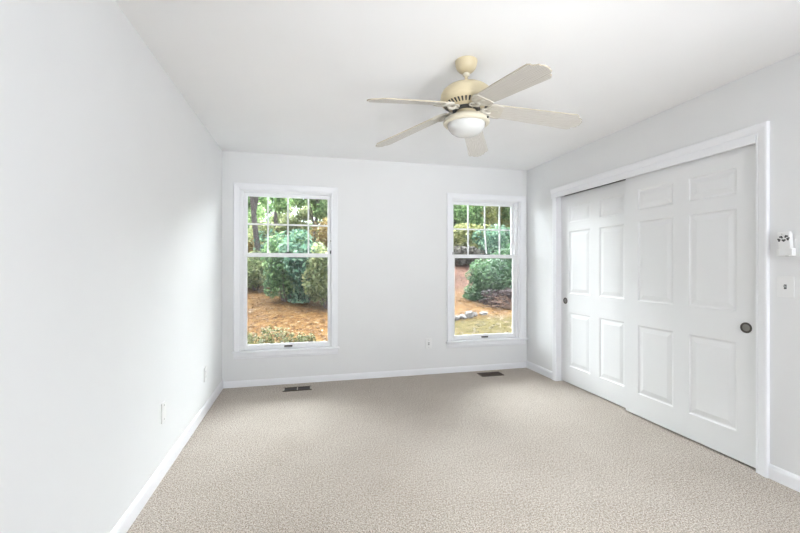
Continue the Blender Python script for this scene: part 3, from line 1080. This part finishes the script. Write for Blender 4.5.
# trees seen through the left window
tree('tree', -1.57, 16.0, 7.6, (-0.115, 0.02), 0.125, [(-0.9, 0.5, 6.4, 2.0, 1.6, 1.2, 14), (-1.3, 0.6, 4.9, 1.4, 1.2, 0.8, 8), (0.9, 0.8, 5.2, 1.4, 1.2, 0.7, 8)],
     M_TREE, 7000, 0.10, 'tree with leaning grey trunk, outside the left window', 41, branches=9)
tree('tree', 0.3, 20.5, 6.6, (0.10, 0.0), 0.12, [(-0.8, 0, 5.0, 1.7, 1.2, 1.0, 12), (0.9, 0, 4.6, 1.5, 1.2, 1.1, 12), (0.3, 0, 6.2, 1.8, 1.4, 0.7, 8)],
     M_TREE, 8000, 0.11, 'forked green tree behind the shrub bank, middle of left window', 42, branches=12)
tree('tree', 2.0, 19.0, 6.2, (-0.05, 0.0), 0.13, [(-0.5, 0, 4.8, 1.5, 1.3, 1.7, 24)],
     M_TREE, 7000, 0.10, 'leafy green tree at the top right of the left window', 43)
tree('tree', -4.6, 21.0, 6.5, (0.03, 0.0), 0.15, [(0.4, 0, 4.6, 2.2, 1.6, 2.2, 30)],
     M_TREE, 7000, 0.12, 'green tree beyond the leaning trunk, at far left', 44)
tree('tree', -1.9, 27.0, 6.0, (0.02, 0.0), 0.18, [(-0.2, 0, 3.2, 2.6, 1.6, 1.3, 24), (1.5, 0, 4.8, 2.0, 1.6, 1.6, 14)],
     M_OLI, 9000, 0.13, 'pale olive tree far behind the leaning trunk', 45)
tree('tree', -4.0, 32.0, 8.0, (0.0, 0.0), 0.2, [(0, 0, 5.6, 2.6, 1.6, 2.6, 26)],
     M_TREE, 7000, 0.15, 'green tree furthest back at the left edge of the left window', 47)
tree('tree', 3.3, 27.0, 7.0, (0.0, 0.0), 0.18, [(-0.6, 0, 4.5, 2.6, 1.8, 2.6, 30)],
     M_TREE, 9000, 0.13, 'green tree far behind at the right of the left window', 46)

# seen through the right window
bush('shrub', 6.80, 12.9, (1.22, 0.9, 0.98), 9500, 0.075, M_MOUND, 'big green mounded shrub filling the right window', 51, lift=0.66, small=0.34, clumps=22)
bush('shrub', 7.75, 13.3, (0.9, 0.9, 1.15), 4500, 0.085, M_MOUND, 'green shrub at the right edge of the right window', 52)
bush('shrub', 6.75, 11.7, (1.0, 0.5, 0.36), 2200, 0.055, M_PUR, 'dark purple leaved low shrub in front of the green mound', 53, lift=0.85)
# bare arching stems of the purple shrub are separate twigs of a leafless bush
rng = random.Random(8)
bx_, by_ = 6.55, 11.35
gz = ground_z(bx_, by_)
root = empty('bare_shrub', (bx_, by_, gz))
tag(root, 'leafless brown shrub of arching twigs beside the rocks, right window', 'bush')
bm = B()
for k in range(110):
    a = rng.uniform(0, 2 * pi)
    L = rng.uniform(0.5, 1.05)
    p0 = Vector((bx_ + rng.uniform(-.25, .25), by_ + rng.uniform(-.15, .15), gz - 0.02))
    p2 = p0 + Vector((cos(a) * L, sin(a) * L * 0.5, rng.uniform(0.1, 0.55)))
    p1 = (p0 + p2) / 2 + Vector((0, 0, rng.uniform(0.05, 0.25)))
    tube(bm, [p0, p1, p2], [0.012, 0.009, 0.004], 5)
TWIG = mat('twig_bark', (0.2, 0.13, 0.11), 0.9, 0.1, build=lambda nt, b: nt.links.new(
    ramp(nt, noise(nt, coords(nt), 12, 3), [(0.3, (0.06, 0.036, 0.03)), (0.6, (0.26, 0.17, 0.13))]), b.inputs['Base Color']))
obj('twigs', bm, TWIG, root)

bush('shrub', 8.35, 19.6, (1.0, 0.8, 0.50), 2600, 0.095, M_PGR, 'low purple grey shrub on the leafy bank, left in right window', 54)
bush('shrub', 9.3, 21.2, (1.8, 0.9, 1.05), 4500, 0.105, M_YEL, 'yellow green shrub on the leafy bank behind the purple grey one', 57)
bush('shrub', 10.6, 19.6, (1.5, 1.0, 1.15), 5000, 0.105, M_BLUE, 'blue green shrub on the leafy bank behind the green mound', 55)
bush('shrub', 12.2, 20.0, (1.3, 1.0, 1.3), 4500, 0.105, M_MID, 'bright green shrub on the leafy bank at right of right window', 56)
tree('tree', 9.3, 23.5, 6.6, (0.02, 0), 0.15, [(0, 0, 4.3, 2.2, 1.6, 2.3, 34)], M_TREE, 10000, 0.115,
     'green tree behind the bank at the left of the right window', 61)
tree('tree', 12.2, 24.5, 6.6, (-0.02, 0), 0.15, [(-0.3, 0, 4.4, 2.0, 1.6, 2.4, 34)], M_YEL, 10000, 0.115,
     'yellowing tree behind the bank in the middle of the right window', 62)
tree('tree', 14.8, 24.0, 6.8, (0.0, 0), 0.15, [(-0.5, 0, 4.5, 2.2, 1.6, 2.5, 34)], M_TREE, 10000, 0.115,
     'green tree behind the bank at the right of the right window', 63)
tree('tree', 10.6, 31.0, 8.5, (0.0, 0), 0.2, [(0, 0, 5.4, 3.6, 2.0, 2.9, 34)], M_TREE, 10000, 0.15,
     'green tree furthest back between the green and yellowing trees', 64)
tree('tree', 15.5, 31.5, 8.5, (0.0, 0), 0.2, [(0, 0, 5.4, 3.8, 2.0, 2.9, 34)], M_YEL, 10000, 0.15,
     'yellowing tree furthest back behind the right window', 65)
tree('tree', 6.5, 26.0, 7, (0.0, 0), 0.18, [(0, 0, 4.3, 2.4, 2.0, 2.6, 30)], M_YEL, 8000, 0.13,
     'yellowing tree in the gap between the views of both windows', 66)

# between and beside the two views
bush('shrub', 3.0, 14.6, (1.1, 0.9, 1.2), 3500, 0.09, M_MID, 'green shrub on the slope between the views of both windows', 81)
bush('shrub', -3.9, 14.4, (1.1, 0.9, 1.1), 3500, 0.09, M_BLUE, 'blue green shrub on the slope beyond the left edge of the left window', 82)

# rocks edging the lawn
def rock_build(nt, b):
    v = coords(nt)
    nt.links.new(ramp(nt, noise(nt, v, 9, 4, 0.65), [(0.3, (0.10, 0.092, 0.088)), (0.6, (0.175, 0.162, 0.155)), (0.8, (0.23, 0.21, 0.20))]), b.inputs['Base Color'])
    bump(nt, b, noise(nt, v, 25, 4, 0.7), 0.6, 0.02)
ROCK = mat('fieldstone', (0.5, 0.48, 0.46), 0.9, 0.1, build=rock_build)
for k, (x, y, rx, ry, rz, lab) in enumerate([
        (4.10, 10.2, 0.11, 0.09, 0.09, 'pale fieldstone at the left end of the rock edging'),
        (4.32, 10.25, 0.12, 0.10, 0.09, 'greyish fieldstone second from the left in the edging'),
        (4.54, 10.3, 0.14, 0.11, 0.14, 'largest fieldstone, tilted, in the middle of the edging'),
        (4.75, 10.4, 0.10, 0.09, 0.09, 'small fieldstone leaning right of the largest one'),
        (5.08, 10.5, 0.13, 0.10, 0.06, 'flat fieldstone at the right end of the edging')]):
    rng = random.Random(70 + k)
    bm = B()
    bmesh.ops.create_icosphere(bm, subdivisions=2, radius=1)
    for v in bm.verts:
        v.co *= rng.uniform(0.80, 1.12)
        v.co = Vector((v.co.x * rx, v.co.y * ry, v.co.z * rz))
    bmesh.ops.rotate(bm, verts=bm.verts, cent=(0, 0, 0), matrix=Matrix.Rotation(rng.uniform(-.35, .35), 3, 'Y'))
    gz = ground_z(x, y)
    bmesh.ops.translate(bm, verts=bm.verts, vec=(x, y, gz + rz * 0.45))
    tag(obj('rock', bm, ROCK, at=(x, y, gz)), lab, 'rock', 'fieldstones edging the lawn')
